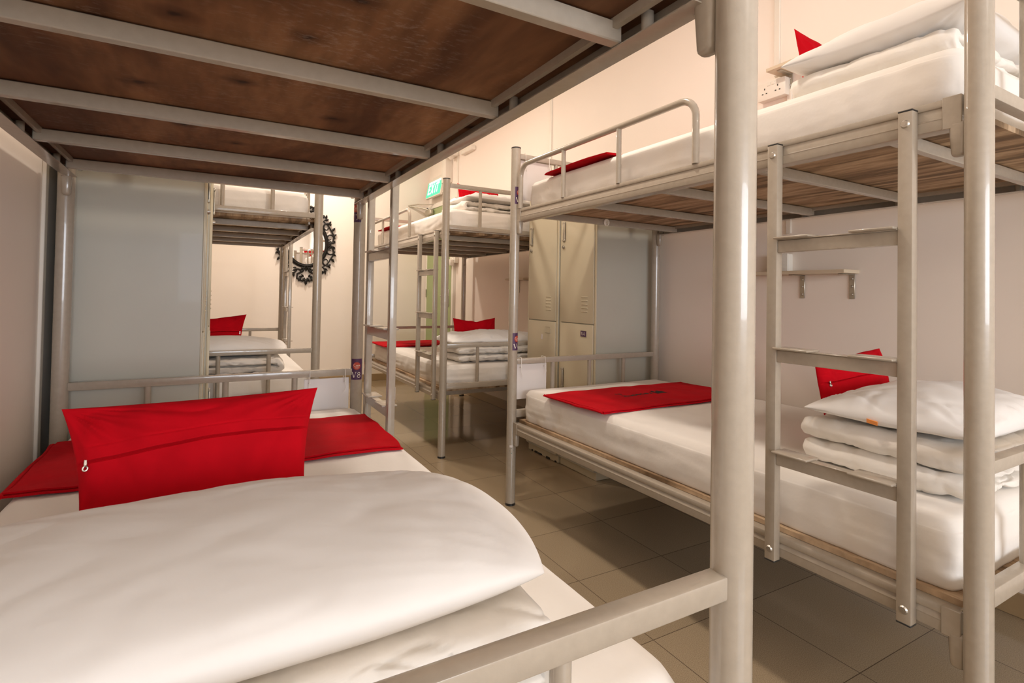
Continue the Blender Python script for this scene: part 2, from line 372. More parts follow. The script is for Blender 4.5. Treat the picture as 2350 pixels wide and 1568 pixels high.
    for z in (1.262, .957, .672):
        y0, y1 = -hl+.140, -hl+.440
        bm = B(); box(bm, (xs+.001, (y0+y1)/2, z-.021), (.020, y1-y0, .034), .0015)
        box(bm, (xs, (y0+y1)/2, z-.0025), (.026, y1-y0, .003), .0008)
        rg = obj('ladder_rung', bm, PAINT, root)
        for (ya_, yb_) in ((y0, y0+.10), (y1-.10, y1)):
            bm = B(); box(bm, (xs-.002, (ya_+yb_)/2, z+.0012), (.060, yb_-ya_, .0065), .003, 3)
            obj('tread', bm, PAINT, rg)
    return root
BEDS = {1: (-.4486, .4462, -.0418, -.0077), 2: (1.4101, .4984, .5511, 0), 3: (1.3716, 3.3547, 0, 0), 4: (-.4621, 3.3656, -.5059, 0)}
def BP(b, u, v, z=0):
    x, y, t, _ = BEDS[b]; t = math.radians(t)
    return Vector((x+u*math.cos(t)-v*math.sin(t), y+u*math.sin(t)+v*math.cos(t), z))
BED = {}
proto = bunk()
BLAB = {1: 'beige metal bunk bed nearest the camera on the left, camera looks under its top bunk',
        2: 'beige metal bunk bed in the right foreground with ladder and both beds made up',
        3: 'beige metal bunk bed beyond the lockers on the right, in front of the green door',
        4: 'beige metal bunk bed behind the left lockers, beside the ornate mirror'}
for b in (2, 1, 3, 4):
    o = proto if b == 2 else copy_tree(proto)
    c = BP(b, W_/2, L_/2); o.location = (c.x, c.y, 0)
    o.rotation_euler = (0, 0, math.radians(BEDS[b][2])+(PI if b in (1, 4) else 0))
    tag(o, BLAB[b], 'bunk bed', 'metal bunk beds in the dormitory'); BED[b] = o
for ch in BED[1].children:      # the left bunk has darker, older plywood
    if ch.name.startswith('bed_board') and ch.data.vertices[0].co.z > 1:
        ch.data = ch.data.copy(); ch.data.materials.clear(); ch.data.materials.append(WOOD_DARK); ch['label'] = 'dark brown worn plywood board'

# ------------------------------------------------------------------ soft goods
def nz(x, y, z): return noise.noise(Vector((x, y, z)))
def crease(x, y, z): return max(0, 1-abs(noise.noise(Vector((x, y, z))))*5.5)**2
def mattress(b, z, u0, u1, v0, v1, h, seed, label):
    w, l = u1-u0, v1-v0; bm = B()
    nx, ny, nk = 64, 130, 18; r = .026
    pts = {}
    def vert(i, j, k):
        key = (i, j, k)
        if key in pts: return pts[key]
        x = -w/2+w*i/nx; y = -l/2+l*j/ny; zz = h*k/nk
        rc = .045   # plan corner radius
        px, py = x, y
        ix = max(abs(x)-(w/2-rc), 0); iy = max(abs(y)-(l/2-rc), 0)
        m = max(ix, iy); d = math.hypot(ix, iy)
        if d > 1e-9 and ix > 0 and iy > 0:
            k_ = m/d; px = math.copysign(w/2-rc+ix*k_, x); py = math.copysign(l/2-rc+iy*k_, y)
        # vertical rounding
        ex = w/2-abs(px); ey = l/2-abs(py)
        side = (i in (0, nx)) or (j in (0, ny))
        zc = zz; sx = sy = 0
        p = Vector((px, py, zc))
        # distance to side outline in plan (approx.)
        de = min(ex, ey)
        if ix > 0 and iy > 0: de = rc-m
        nrm2 = Vector((0, 0))
        if ix > 0 and iy > 0: nrm2 = Vector((math.copysign(ix, x), math.copysign(iy, y))).normalized()
        elif ex < ey: nrm2 = Vector((math.copysign(1, x), 0))
        else: nrm2 = Vector((0, math.copysign(1, y)))
        if k == nk and de < r:      # top edge
            t = (r-de)/r; p.z = h-r+r*math.sqrt(max(0, 1-t*t))
        if side:
            if zz > h-r:
                t = (zz-(h-r))/r; p.z = h-r; inn = 0
                ang = t*PI/2*.5
                p.z = h-r+r*math.sin(ang*1.0)*.0+r*t*.0
                p.z = h-r+0
            bulge = .008*math.sin(PI*min(1, zz/(h-r*.5)))
            p.x += nrm2.x*(bulge-.008*(1-zz/h)); p.y += nrm2.y*(bulge-.008*(1-zz/h))
            tcoord = (p.y if abs(nrm2.x) > .7 else p.x)
            cn = .35+1.0*max(0, 1-min(math.hypot(w/2-abs(px), l/2-abs(py)), .45)/.45)
            f = nz(tcoord*13+zz*9+seed, zz*5, seed)*.010*cn*(1-.6*zz/h)
            f += nz(tcoord*30-zz*16, zz*9+seed, seed+4)*.0035*cn
            f += (.25-abs(nz(tcoord*2.2+zz*3, zz*34+tcoord*5*nz(tcoord*1.3, seed, 9), seed+7)))*.0115*(.5+cn*.6)*math.sin(PI*min(1, zz/(h-r)+.12))
            p.x += nrm2.x*f; p.y += nrm2.y*f
        if k == nk:
            p.z += nz(px*3+seed, py*3, 1)*.006*min(1, de/.1)+nz(px*9+seed, py*5, 3)*.003*min(1, de/.05)+(.2-abs(nz(px*2.5+seed, py*12, 5)))*.004*min(1, de/.08)
        pts[key] = bm.verts.new(p); return pts[key]
    # map: sides up to level nk-? (height h-r), then top
    K = nk
    def sv(i, j, k): return vert2(i, j, k)
    cache = {}
    def vert2(i, j, k):
        side = (i in (0, nx)) or (j in (0, ny))
        if side and k == nk: return vert(i, j, nk)
        return vert(i, j, k)
    # sides: rescale so the top ring of the side equals the outer ring of the top
    for i in range(nx):
        for j in (0, ny):
            for k in range(nk): bm.faces.new((vert2(i, j, k), vert2(i+1, j, k), vert2(i+1, j, k+1), vert2(i, j, k+1)))
    for j in range(ny):
        for i in (0, nx):
            for k in range(nk): bm.faces.new((vert2(i, j, k), vert2(i, j+1, k), vert2(i, j+1, k+1), vert2(i, j, k+1)))
    for i in range(nx):
        for j in range(ny):
            bm.faces.new((vert2(i, j, nk), vert2(i+1, j, nk), vert2(i+1, j+1, nk), vert2(i, j+1, nk)))
            bm.faces.new((vert2(i, j, 0), vert2(i+1, j, 0), vert2(i+1, j+1, 0), vert2(i, j+1, 0)))
    c = BP(b, (u0+u1)/2, (v0+v1)/2)
    o = obj('mattress', bm, SHEET, None, (c.x, c.y, z), (0, 0, math.radians(BEDS[b][2])), ang=None)
    md = o.modifiers.new('smooth', 'SMOOTH'); md.factor = .5; md.iterations = 3
    return tag(o, label, 'mattress', 'mattresses in white fitted sheets')
def pillow(name, m, w, d, T, seed, loc, rot, label, cat, group, bot=.35, pinch=.05, expo=.42, wr=.006, seam=None, nu=90, nv=64, pull=0, key=0, topdip=0, mouth=0, rd=0, py=None):
    bm = B(); up, dn = {}, {}
    if seam: nv = 150
    for i in range(nu+1):
        for j in range(nv+1):
            u = math.sin((-1+2*i/nu)*PI/2); v = math.sin((-1+2*j/nv)*PI/2)
            v0 = v
            if seam:
                sj = seam[0]+seam[1]*u+.03*math.sin(u*3+1); v = v0+(sj-seam[0])*(1-v0*v0)
            kx = (1-key*(1-v)/2)*math.sqrt(1-rd*v*v/2); ky = math.sqrt(1-rd*u*u/2); pv = pinch*1.3 if py is None else py
            x = w/2*u*kx*(1-pinch*(1-v*v)*abs(u)); y = d/2*v*ky*(1-pv*(1-u*u)*abs(v))
            if v > 0: y -= topdip*d*(1-abs(u))**1.0*v*v*(1+.5*nz(u*3+seed, 1, 1))
            eu = 1-u*u
            if mouth and u < 0: eu = max(eu, mouth)
            e = max(0, eu*(1-v*v)); f = e**expo
            rimw = max(abs(u), abs(v))
            wv = nz(x*7+seed, y*7, seed)*wr*1.1
            for cu in (-1, 1):
                for cv in (-1, 1):      # creases running out of the corners
                    dd = math.hypot(u-cu, (v-cv)*d/w*1.4); an = math.atan2(v-cv, (u-cu))
                    wv += (abs(nz(an*4.5+seed, dd*.8, cu*2+cv))-.22)*wr*2.4*math.exp(-dd*2.0)
            wv += (.25-abs(nz(x*11+seed, y*5, 7+seed)))*wr*.8*rimw-(crease(x*5+seed, y*9, 3)+crease(x*9, y*4+seed, 8))*wr*.42*(.25+rimw*.75)
            wv += (nz(x*26, y*10, seed)*max(0, abs(v)-.5)+nz(x*10, y*26, seed)*max(0, abs(u)-.6))*wr*1.0
            zt_ = T*f+wv*min(1, e*7); zb_ = -T*bot*f+wv*.5*min(1, e*7)
            if seam is not None:
                s = seam[0]
                zt_ += min(1, f*1.6)*(.0060 if v0 > s else 0)*max(0, 1-(v0-s)*.6)
                if -.022 < v0-s <= 0: zt_ -= .0035*min(1, f*2)
                if abs(v0-s-.16) < .010: zt_ -= .0012
            rim = (i in (0, nu) and not (mouth and i == 0)) or j in (0, nv)
            ed = .004*nz(x*9, y*9, seed)
            if mouth and i == 0: x += .012*nz(y*9, seed, 0)
            up[i, j] = bm.verts.new((x, y, zt_ if not rim else ed))
            dn[i, j] = up[i, j] if rim else bm.verts.new((x+(.03 if mouth and i == 0 else 0), y, zb_))
    for i in range(nu):
        for j in range(nv):
            bm.faces.new((up[i, j], up[i+1, j], up[i+1, j+1], up[i, j+1]))
            q = (dn[i, j], dn[i, j+1], dn[i+1, j+1], dn[i+1, j])
            if len(set(q)) == 4:
                try: bm.faces.new(q)
                except ValueError: pass
    o = obj(name, bm, m, None, loc, rot, ang=(32 if seam else None))
    if pull:
        bm = B(); x = pull*w*.425*(1-key*.4); y = seam[0]*d/2-.004+seam[1]*pull*.8*d/2; z = T*.60
        tube(bm, [(x+math.sin(a)*.0036, y-.012+math.cos(a)*.0042, z) for a in [k*2*PI/14 for k in range(14)]], .0015, 8, True)
        box(bm, (x, y-.002, z), (.0052, .011, .003), .001)
        obj('zip_pull', bm, ZIP, o)
    return tag(o, label, cat, group)
def duvet(b, uc, vc, z, w, d, layers, t, seed, label, flip=1):
    # snake of layers: cross-section in local x/z, swept along y
    cl = []; hw = w/2; n = 90
    for k in range(layers):
        s = 1 if k % 2 == 0 else -1
        zc = t/2+k*t*.93; sh = nz(k*3.1, seed, 0)*.02
        h2 = hw-t*.5
        for i in range(n):
            x = (-h2+2*h2*i/(n-1))*s*flip+sh*(i/(n-1))
            cl.append((x, zc))
        if k < layers-1:
            xc = h2*s*flip+sh
            for a in (-.35, 0, .35): cl.append((xc+.3*t*math.cos(a)*s*flip, zc+t*.465+math.sin(a)*t*.4))
    # the outer edge of the folded cloth
    left, right = [], []
    N = len(cl)
    for i, (x, zz) in enumerate(cl):
        x0, z0 = cl[max(i-1, 0)]; x1, z1 = cl[min(i+1, N-1)]
        dx, dz = x1-x0, z1-z0; l = math.hypot(dx, dz) or 1
        th = t*.47*(1+.06*nz(i*.5, seed, 3))
        en = min(i, N-1-i)/7.0
        if en < 1: th *= math.sqrt(max(.12, 1-(1-en)**2))
        left.append((x-dz/l*th, zz+dx/l*th)); right.append((x+dz/l*th, zz-dx/l*th))
    prof = left+right[::-1]; P = len(prof)
    bm = B(); ny = 80; rings = []
    cz = sum(p[1] for p in prof)/P
    for j in range(ny+1):
        v = -1+2*j/ny; v = math.sin(v*PI/2)
        y = v*d/2; ring = []
        sc = math.sqrt(max(0, 1-abs(v)**7))
        for q, (x, zz) in enumerate(prof):
            ci = q if q < N else 2*N-1-q
            cxx, czz = cl[ci]
            k = .30+.70*sc
            xx = cxx+(x-cxx)*k; z3 = czz+(zz-czz)*k
            wr = nz(xx*6+seed, y*6, z3*22)*.009+(.22-abs(nz(xx*9+y*5+seed, y*9-xx*4, z3*16)))*.014+nz(xx*22, y*20+seed, z3*30)*.0022
            yy = y*(1+.03*nz(xx*4, z3*14, seed))
            cs = crease(xx*7+seed, y*5, z3*14)+.8*crease(xx*12, y*12+seed, z3*20)
            sg = 1 if zz > czz else -1
            ring.append(bm.verts.new((xx*(1+.02*nz(y*5, seed, z3*20)), yy+wr-math.copysign(cs*.006, v)*abs(v)**3, max(.0, z3+wr*.7-sg*cs*.0055))))
        rings.append(ring)
    for j in range(ny):
        for q in range(P): bm.faces.new((rings[j][q], rings[j][(q+1) % P], rings[j+1][(q+1) % P], rings[j+1][q]))
    for rg_ in (rings[0], rings[-1]):
        for q in range(N-1): bm.faces.new((rg_[q], rg_[q+1], rg_[2*N-2-q], rg_[2*N-1-q]))
    c = BP(b, uc, vc)
    o = obj('folded_duvet', bm, DUVET, None, (c.x, c.y, z), (0, 0, math.radians(BEDS[b][2])+nz(seed, 0, 0)*.1), ang=None)
    return tag(o, label, 'duvet', 'folded white duvets')
def runner(b, u0, u1, v0, v1, z, seed, label, fold=True):
    w, d = u1-u0, v1-v0; bm = B(); nx, ny = 70, 30; t = .0045
    def ztop(x, y): return .004+nz(x*5+seed, y*5, 1)*.005+nz(x*14, y*9+seed, 2)*.0025+(.2-abs(nz(x*4+seed, y*11, 4)))*.004
    prof = []
    gap = .0035
    # folded in two: lower layer, fold at v0 side, upper layer slightly offset
    lay = [(0, d*.99, 0)]
    def slab(x0, x1, y0, y1, zb, th, sk=0):
        a = [[None]*(ny+1) for _ in range(nx+1)]; c = [[None]*(ny+1) for _ in range(nx+1)]
        for i in range(nx+1):
            for j in range(ny+1):
                x = x0+(x1-x0)*i/nx; y = y0+(y1-y0)*j/ny
                x += .014*nz(y*6, seed, zb*99)*(1 if i in (0, nx) else 0)
                y += .018*nz(x*3, seed+2, zb*99)*(1 if j in (0, ny) else .3)
                zz = ztop(x, y)
                a[i][j] = bm.verts.new((x, y+sk*x, zb+zz)); c[i][j] = bm.verts.new((x, y+sk*x, zb+zz+th))
        for i in range(nx):
            for j in range(ny):
                bm.faces.new((c[i][j], c[i+1][j], c[i+1][j+1], c[i][j+1])); bm.faces.new((a[i][j], a[i][j+1], a[i+1][j+1], a[i+1][j]))
        for i in range(nx):
            for j in (0, ny): bm.faces.new((a[i][j], a[i+1][j], c[i+1][j], c[i][j]))
        for j in range(ny):
            for i in (0, nx): bm.faces.new((a[i][j], a[i][j+1], c[i][j+1], c[i][j]))
    slab(-w/2, w/2, -d/2, d/2, .0, t)
    slab(-w/2+.008, w/2-.006, -d/2+.004, d/2-.01, t+gap*.4, t)
    # rounded fold joining the layers along one end
    rr = [(-w/2+.004, -d/2+.004+(d-.012)*k/20, t) for k in range(21)]
    tube(bm, [(x, y, zz+ztop(x, y)) for x, y, zz in rr], .0052, 10)
    c = BP(b, (u0+u1)/2, (v0+v1)/2)
    o = obj('bed_runner', bm, RED, None, (c.x, c.y, z), (0, 0, math.radians(BEDS[b][2])), ang=50)
    return tag(o, label, 'bed runner', 'red bed runners')

ZM = {0: .446, 1: 1.5285}
MH = .158
mattress(1, .4463, .045, 1.008, .048, 1.900, MH, 1, 'white-sheeted mattress on the lower bunk nearest the camera, red cushion on it')
mattress(2, .4463, .034, .975, .048, 1.900, MH, 7, 'white-sheeted mattress on lower bunk of right foreground bed, lettered red runner on it')
mattress(2, 1.5285, .050, .968, .048, 1.900, MH, 13, 'white-sheeted mattress on top bunk of right foreground bed, above the ladder')
mattress(3, .4463, .045, .975, .048, 1.900, MH, 17, 'white-sheeted mattress on lower bunk of the bed in front of the green door')
mattress(3, 1.5285, .050, .968, .048, 1.900, MH, 23, 'white-sheeted mattress on top bunk of the bed below the exit sign')
mattress(4, .4463, .045, 1.000, .048, 1.900, MH, 29, 'white-sheeted mattress on lower bunk behind left lockers, near the mirror')
mattress(4, 1.5285, .050, .968, .048, 1.900, MH, 31, 'white-sheeted mattress on top bunk behind the left lockers')
ZL, ZU = .6060, 1.6880
runner(1, .04, .985, 1.175, 1.66, ZL, 1, 'red bed runner behind the red cushion on nearest lower bunk')
R2 = runner(2, .015, .94, 1.235, 1.68, ZL, 5, 'red bed runner with black print on lower bunk of right foreground bed')
runner(2, .03, .93, 1.25, 1.72, ZU, 8, 'red bed runner on top bunk of right foreground bed, seen as a thin strip')
runner(3, -.01, .93, 1.35, 1.85, ZL, 11, 'red bed runner on lower bunk of bed in front of green door')
runner(3, .03, .93, 1.33, 1.80, ZU, 14, 'red bed runner on top bunk of bed below the exit sign')

def W3(b, u, v, z): p = BP(b, u, v); return (p.x, p.y, z)
duvet(1, .435, .345, ZL, .80, .50, 3, .040, 3, 'folded white duvet under the big pillow on nearest lower bunk')
duvet(2, .545, .285, ZL, .72, .42, 4, .036, 9, 'folded white duvet under pillow on lower bunk of right foreground bed', -1)
duvet(2, .50, .300, ZU, .74, .42, 2, .042, 15, 'folded white duvet under pillow on top bunk of right foreground bed', -1)
duvet(3, .53, .310, ZL, .80, .42, 2, .060, 19, 'folded white duvet under pillow on lower bunk before the green door')
duvet(3, .555, .300, ZU, .76, .42, 2, .038, 25, 'folded white duvet under pillow on top bunk below the exit sign', -1)
duvet(4, .46, .300, ZL, .78, .42, 2, .050, 30, 'folded white duvet with care tag on lower bunk behind the left lockers')

def P(*a, **k): return pillow('pillow', PILLOW, *a, 'pillow', 'white pillows', **k)
P(.78, .47, .058, 1, W3(1, .478, .335, .742), (-.02, 0, -.02), 'large white pillow filling the bottom left of the nearest lower bunk', pinch=0, wr=.005, bot=.62, rd=.42, expo=.36)
P(.72, .42, .080, 5, W3(2, .515, .270, .768), (0, .01, .02), 'white pillow with small orange tag at its end, on right foreground lower bunk', pinch=.03, wr=.010, bot=.45, rd=.06)
P(.78, .46, .115, 9, W3(2, .485, .29, 1.800), (0, 0, .03), 'white pillow with pointed corner on top bunk of right foreground bed', pinch=.05, wr=.009, bot=.4)
P(.80, .42, .070, 12, W3(3, .50, .31, .754), (0, 0, -.03), 'white pillow on lower bunk of bed before the green door', pinch=.0, wr=.012, bot=.3, rd=.25)
P(.74, .40, .060, 16, W3(3, .555, .29, 1.788), (0, 0, .02), 'crumpled white pillow on top bunk of bed below the exit sign', pinch=.04, wr=.018, bot=.4)
P(.78, .42, .085, 21, W3(4, .50, .31, .735), (0, 0, 0), 'white pillow on lower bunk behind the left lockers', pinch=0, wr=.007, bot=.3, rd=.3)
def CU(w, h, T, seed, loc, rot, label, **k):
    k.setdefault('wr', .010); k.setdefault('topdip', .05)
    return pillow('cushion', RED, w, h, T, seed, loc, rot, label, 'cushion', 'small red cushions', bot=.8, expo=.5, **k)
# local y -> up, local z -> towards the camera
CU(.452, .292, .045, 2, (-.006, 1.215, .738), (PI/2-.42, -.02, 0), 'red cushion with zip seam leaning behind the big pillow on nearest lower bunk', seam=(.36, .07), pull=-1, pinch=.08, key=.17, wr=.012, topdip=.0, py=.03)
CU(.37, .31, .042, 6, W3(2, .570, .535, .768), (PI/2-.20, -.035, -.09), 'red zipped cushion upright on lower bunk of right foreground bed', seam=(.42, .05), pull=-1, pinch=.02, py=.03, rd=.14)
CU(.42, .33, .045, 8, W3(2, .53, .590, 1.862), (PI/2-.15, 0, 0), 'red cushion standing behind pillow on top bunk of right foreground bed', pinch=.10)
CU(.385, .29, .045, 10, W3(3, .545, .65, .757), (PI/2-.15, 0, 0), 'dark red cushion on lower bunk of bed before the green door', pinch=.05, topdip=.08)
CU(.38, .30, .045, 13, W3(3, .545, .62, 1.846), (PI/2-.2, .02, 0), 'red cushion peeking over the end rail of bunk below the exit sign', pinch=.06, topdip=.08)
CU(.44, .32, .045, 18, W3(4, .46, .65, .768), (PI/2-.15, -.03, 0), 'dark red cushion with zip on lower bunk behind the left lockers', seam=(.28, .02), pull=1, pinch=.10, key=.14, topdip=.05, py=.04)
bm = B(); box(bm, (0, 0, 0), (.018, .026, .002), .0005, 1, Matrix.Rotation(.5, 3, 'Y')); 
ot = obj('fabric_tag', bm, ORANGE, bpy.data.objects['pillow.001'], (-.352, .02, -.006), (.2, .3, .3)); ot['label'] = 'small orange printed tag'
# small things tucked in the bedding
bm = B(); box(bm, (0, 0, 0), (.05, .03, .0015), .0003); box(bm, (.008, -.012, .004), (.03, .02, .0015), .0003, 1, Matrix.Rotation(.5, 3, 'X'))
tag(obj('care_tag', bm, BOARDW, None, (.235, 3.432, .614), (0, 0, -.3)), 'small white fabric care tag below duvet behind left lockers', 'tag')

# ------------------------------------------------------------------ print on the runner
def strokes(bm, segs, wd, f, n=3):
    for (x0, y0, x1, y1, *ww) in segs:
        a = ww[0] if ww else wd
        d = Vector((x1-x0, y1-y0)); l = d.length or 1e-6; p = Vector((-d.y, d.x))/l*a/2
        row = []
        for i in range(n+1):
            t = i/n; x = x0+d.x*t; y = y0+d.y*t
            row.append((bm.verts.new(f(x+p.x, y+p.y)), bm.verts.new(f(x, y)), bm.verts.new(f(x-p.x, y-p.y))))
        for i in range(n):
            for k in (0, 1): bm.faces.new((row[i][k], row[i][k+1], row[i+1][k+1], row[i+1][k]))
def arc(cx, cy, rx, ry, a0, a1, n, w=None):
    o = []
    for i in range(n):
        a, b_ = math.radians(a0+(a1-a0)*i/n), math.radians(a0+(a1-a0)*(i+1)/n)
        s = (cx+rx*math.cos(a), cy+ry*math.sin(a), cx+rx*math.cos(b_), cy+ry*math.sin(b_)); o.append(s+((w,) if w else ()))
    return o
GL = {  # unit box 0..1 high, 0.7 wide
 'V': [(.04, .97, .34, .03, .17), (.66, .97, .38, .03, .06), (-.06, .98, .2, .98, .05), (.5, .98, .78, .98, .05)],
 '8': arc(.33, .74, .20, .21, 0, 360, 14, .09)+arc(.33, .27, .25, .24, 0, 360, 14, .10),
 '7': [(.05, .94, .65, .94, .11), (.63, .92, .25, .0, .12)],
 '4': [(.44, 1, .44, 0, .14), (.44, 1, .02, .3, .06), (.0, .29, .68, .29, .08)],
 '3': arc(.3, .74, .24, .22, 130, -90, 9, .1)+arc(.3, .27, .28, .25, 90, -130, 9, .11),
 '1': [(.35, 1, .35, 0, .15), (.35, 1, .12, .85, .07), (.15, .02, .55, .02, .05)],
 '2': arc(.32, .70, .25, .26, 160, -40, 9, .1)+[(.5, .52, .06, .08, .09), (.04, .05, .62, .05, .11)],
 'E': [(.1, 0, .1, 1), (.1, .93, .6, .93), (.1, .5, .55, .5), (.1, .07, .6, .07)],
 'X': [(.05, 0, .65, 1), (.65, 0, .05, 1)], 'I': [(.35, 0, .35, 1)], 'T': [(.35, 0, .35, 1), (0, .93, .7, .93)],
 'Z': [(.05, .93, .62, .93), (.62, .93, .05, .07), (.05, .07, .62, .07)], 'o': arc(.32, .32, .25, .30, 0, 360, 10),
 'n': [(.1, 0, .1, .65)]+arc(.33, .42, .23, .22, 180, 0, 6)+[(.56, .42, .56, 0)], 's': arc(.3, .48, .2, .16, 30, 270, 6)+arc(.3, .17, .2, .16, 90, -150, 6),
 'e': arc(.32, .32, .25, .30, 20, 330, 9)+[(.1, .34, .55, .34)], 'i': [(.3, 0, .3, .62), (.3, .82, .3, .92)], 'a': arc(.3, .3, .22, .28, 0, 360, 9)+[(.54, .6, .54, 0)],
 'r': [(.15, 0, .15, .62)]+arc(.36, .4, .2, .2, 170, 50, 4), 'B': [(.1, 0, .1, 1)]+arc(.1, .74, .4, .24, 90, -90, 6)+arc(.1, .26, .46, .25, 90, -90, 6), 'y': [(.08, .62, .34, .08), (.6, .62, .22, -.3)],
 'C': arc(.42, .5, .36, .46, 50, 310, 9), 'z': [(.1, .6, .52, .6), (.52, .6, .1, .04), (.1, .04, .55, .04)],
}
def text2d(bm, s, x, y, h, wd, f, adv=.78):
    for ch in s:
        if ch != ' ': strokes(bm, [(x+g[0]*h, y+g[1]*h, x+g[2]*h, y+g[3]*h, (g[4]*h if len(g) > 4 else wd)) for g in GL[ch]], wd, f)
        x += h*(adv if ch not in 'Ii' else adv*.7)
    return x
def runner_top(x, y, seed): return .004+nz(x*5+seed, y*5, 1)*.005+nz(x*14, y*9+seed, 2)*.0025+(.2-abs(nz(x*4+seed, y*11, 4)))*.004
ox, oy = .115, .02      # the print reads from the far side of the bed, so it stands upside down here
def fz(x, y): X, Y = ox-x, oy-y; return Vector((X, Y, runner_top(X, Y, 5)+.0045+.0014+.0045+.0012))
bm = B()
for k in range(6): strokes(bm, [(k*.011, -.004-.022*((k*5) % 3)/2, k*.011, .040, .0085)], .01, fz)
text2d(bm, 'resooniZ', .075, 0, .036, .0065, fz, .70)
text2d(bm, 'By', .235, -.045, .022, .005, fz)
pr = obj('printed_logo', bm, INK, R2, smooth=False); pr['label'] = 'black printed lettering and bar motif'

# ------------------------------------------------------------------ number labels on the posts
def label_on_post(bed, lx, ly, ang, z0, z1, digit, half=.0262, lab='', rad=R_+.0006):
    b = BED[bed]; t = b.rotation_euler.z
    root_ang = ang-t
    def mk(r): return lambda s, z: Vector((lx+r*math.cos(root_ang+s/rad), ly+r*math.sin(root_ang+s/rad), z))
    f = mk(rad); bm = B(); n = 14; h = z1-z0
    g = [[bm.verts.new(f(-half+2*half*i/n, z0+h*k)) for k in (0, 1)] for i in range(n+1)]
    for i in range(n): bm.faces.new((g[i][0], g[i+1][0], g[i+1][1], g[i][1]))
    o = obj('number_label', bm, PURPLE, b, ang=None); o['label'] = lab or 'purple bunk number label V'+digit
    f2 = mk(rad+.0005); bm = B(); c = bm.verts.new(f2(0, z0+h*.66)); rg = []; R0 = .0165
    for k in range(28):
        a = k*2*PI/28; rg.append(bm.verts.new(f2(R0*math.cos(a), z0+h*.66+R0*math.sin(a))))
    md = []
    for k in range(28):
        a = k*2*PI/28; md.append(bm.verts.new(f2(R0*.5*math.cos(a), z0+h*.66+R0*.5*math.sin(a))))
    for k in range(28):
        bm.faces.new((rg[k], rg[(k+1) % 28], md[(k+1) % 28], md[k])); bm.faces.new((md[k], md[(k+1) % 28], c))
    obj('logo_disc', bm, LOGO, o, ang=None)
    f3 = mk(rad+.0009); bm = B(); hh = h*.27
    text2d(bm, 'V'+digit, -hh*.80, z0+h*.10, hh, hh*.1, f3, .86)
    sc = .0095
    text2d(bm, 'C', -.0135, z0+h*.635, sc*1.25, .0013, f3); text2d(bm, 'ozie', -.0035, z0+h*.65, sc*.85, .0010, f3, .55)
    strokes(bm, [(-.008, z0+h*.62, .010, z0+h*.615, .0008), (-.009, z0+h*.58, .009, z0+h*.575, .0007), (-.006, z0+h*.55, .006, z0+h*.545, .0006)], .001, f3)
    obj('label_lettering', bm, LTXT, o, smooth=False)
def camang(bed, lx, ly, off):
    b = BED[bed]; t = b.rotation_euler.z
    wx = b.location.x+lx*math.cos(t)-ly*math.sin(t); wy = b.location.y+lx*math.sin(t)+ly*math.cos(t)
    return math.atan2(-wy, -wx)+off
hw, hl = W_/2, L_/2
# rotated beds: aisle side (-x local) at world +X; far end is local -y
a = camang(1, -hw, -hl, .03); label_on_post(1, -hw, -hl, a, .712, .803, '8')
a = camang(1, -hw, -hl, -.80); label_on_post(1, -hw, -hl, a, 1.402, 1.492, '7')
a = camang(2, -hw, hl, .95); label_on_post(2, -hw, hl, a, 1.572, 1.662, '3'); label_on_post(2, -hw, hl, a, .806, .896, '4')
a = camang(3, -hw, hl, .3); label_on_post(3, -hw, hl, a, 1.572, 1.662, '1'); label_on_post(3, -hw, hl, a, .806, .896, '2')
# stickers
def sticker(bed, lx, ly, ang, z0, z1, half, m, label, diamond=False):
    b = BED[bed]; ra = ang-b.rotation_euler.z; rad = R_+.0007; bm = B()
    f = lambda s, z: Vector((lx+rad*math.cos(ra+s/rad), ly+rad*math.sin(ra+s/rad), z))
    if diamond:
        zc = (z0+z1)/2; vv = [bm.verts.new(f(s, z)) for s, z in ((-half, zc), (0, z0), (half, zc), (0, z1))]; bm.faces.new(vv)
    else:
        g = [[bm.verts.new(f(-half+2*half*i/5, z)) for z in (z0, z1)] for i in range(6)]
        for i in range(5): bm.faces.new((g[i][0], g[i+1][0], g[i+1][1], g[i][1]))
    o = obj('sticker', bm, m, b, ang=None); o['label'] = label
a = camang(2, -hw, hl, .1); sticker(2, -hw, hl, a, .270, .300, .013, STICKG, 'dark green diamond sticker', True); sticker(2, -hw, hl, a-.1, .303, .314, .008, BOARDW, 'torn white sticker')
# barcode sticker on the left bunk's ladder
bm = B(); xs = -hw-.0043-.0135; yy = -hl+.455
box(bm, (xs-.0133, yy+.002, .725), (.0006, .026, .045)); st = obj('barcode_sticker', bm, BOARDW, BED[1], smooth=False); st['label'] = 'small white sticker with a printed barcode'

# ------------------------------------------------------------------ white boards hung from the end rails
def hung_board(p, w, zt, zb, rz, label):
    t = empty('hanging_board', p, rz)
    bm = B(); box(bm, (0, .0, (zt+zb)/2-p[2]), (w, .004, zt-zb), .001); obj('board', bm, BOARDW, t)
    for s in (-1, 1):
        bm = B(); z = zt-p[2]; x = s*(w/2-.02)
        tube(bm, [(x, -.019, z-.012), (x, -.0185, z+.02), (x, -.017, z+.036), (x, 0, z+.0365), (x, .017, z+.036), (x, .0185, z+.02), (x, .018, z-.012), (x, 0, z-.018)], .0016, 6, True)
        box(bm, (x, -.019, z-.014), (.006, .005, .006), .001); tube(bm, [(x, -.020, z-.015), (x+.004*s, -.026, z-.04), (x-.006*s, -.022, z-.062)], .0012, 5)
        obj('nylon_tie', bm, TIE, t)
    return tag(t, label, 'board', 'white boards tied to the end rails')
r = math.radians
hung_board((.446, 2.396, .70), .185, .722, .575, 0, 'white board tied to the far end rail of the nearest lower bunk')
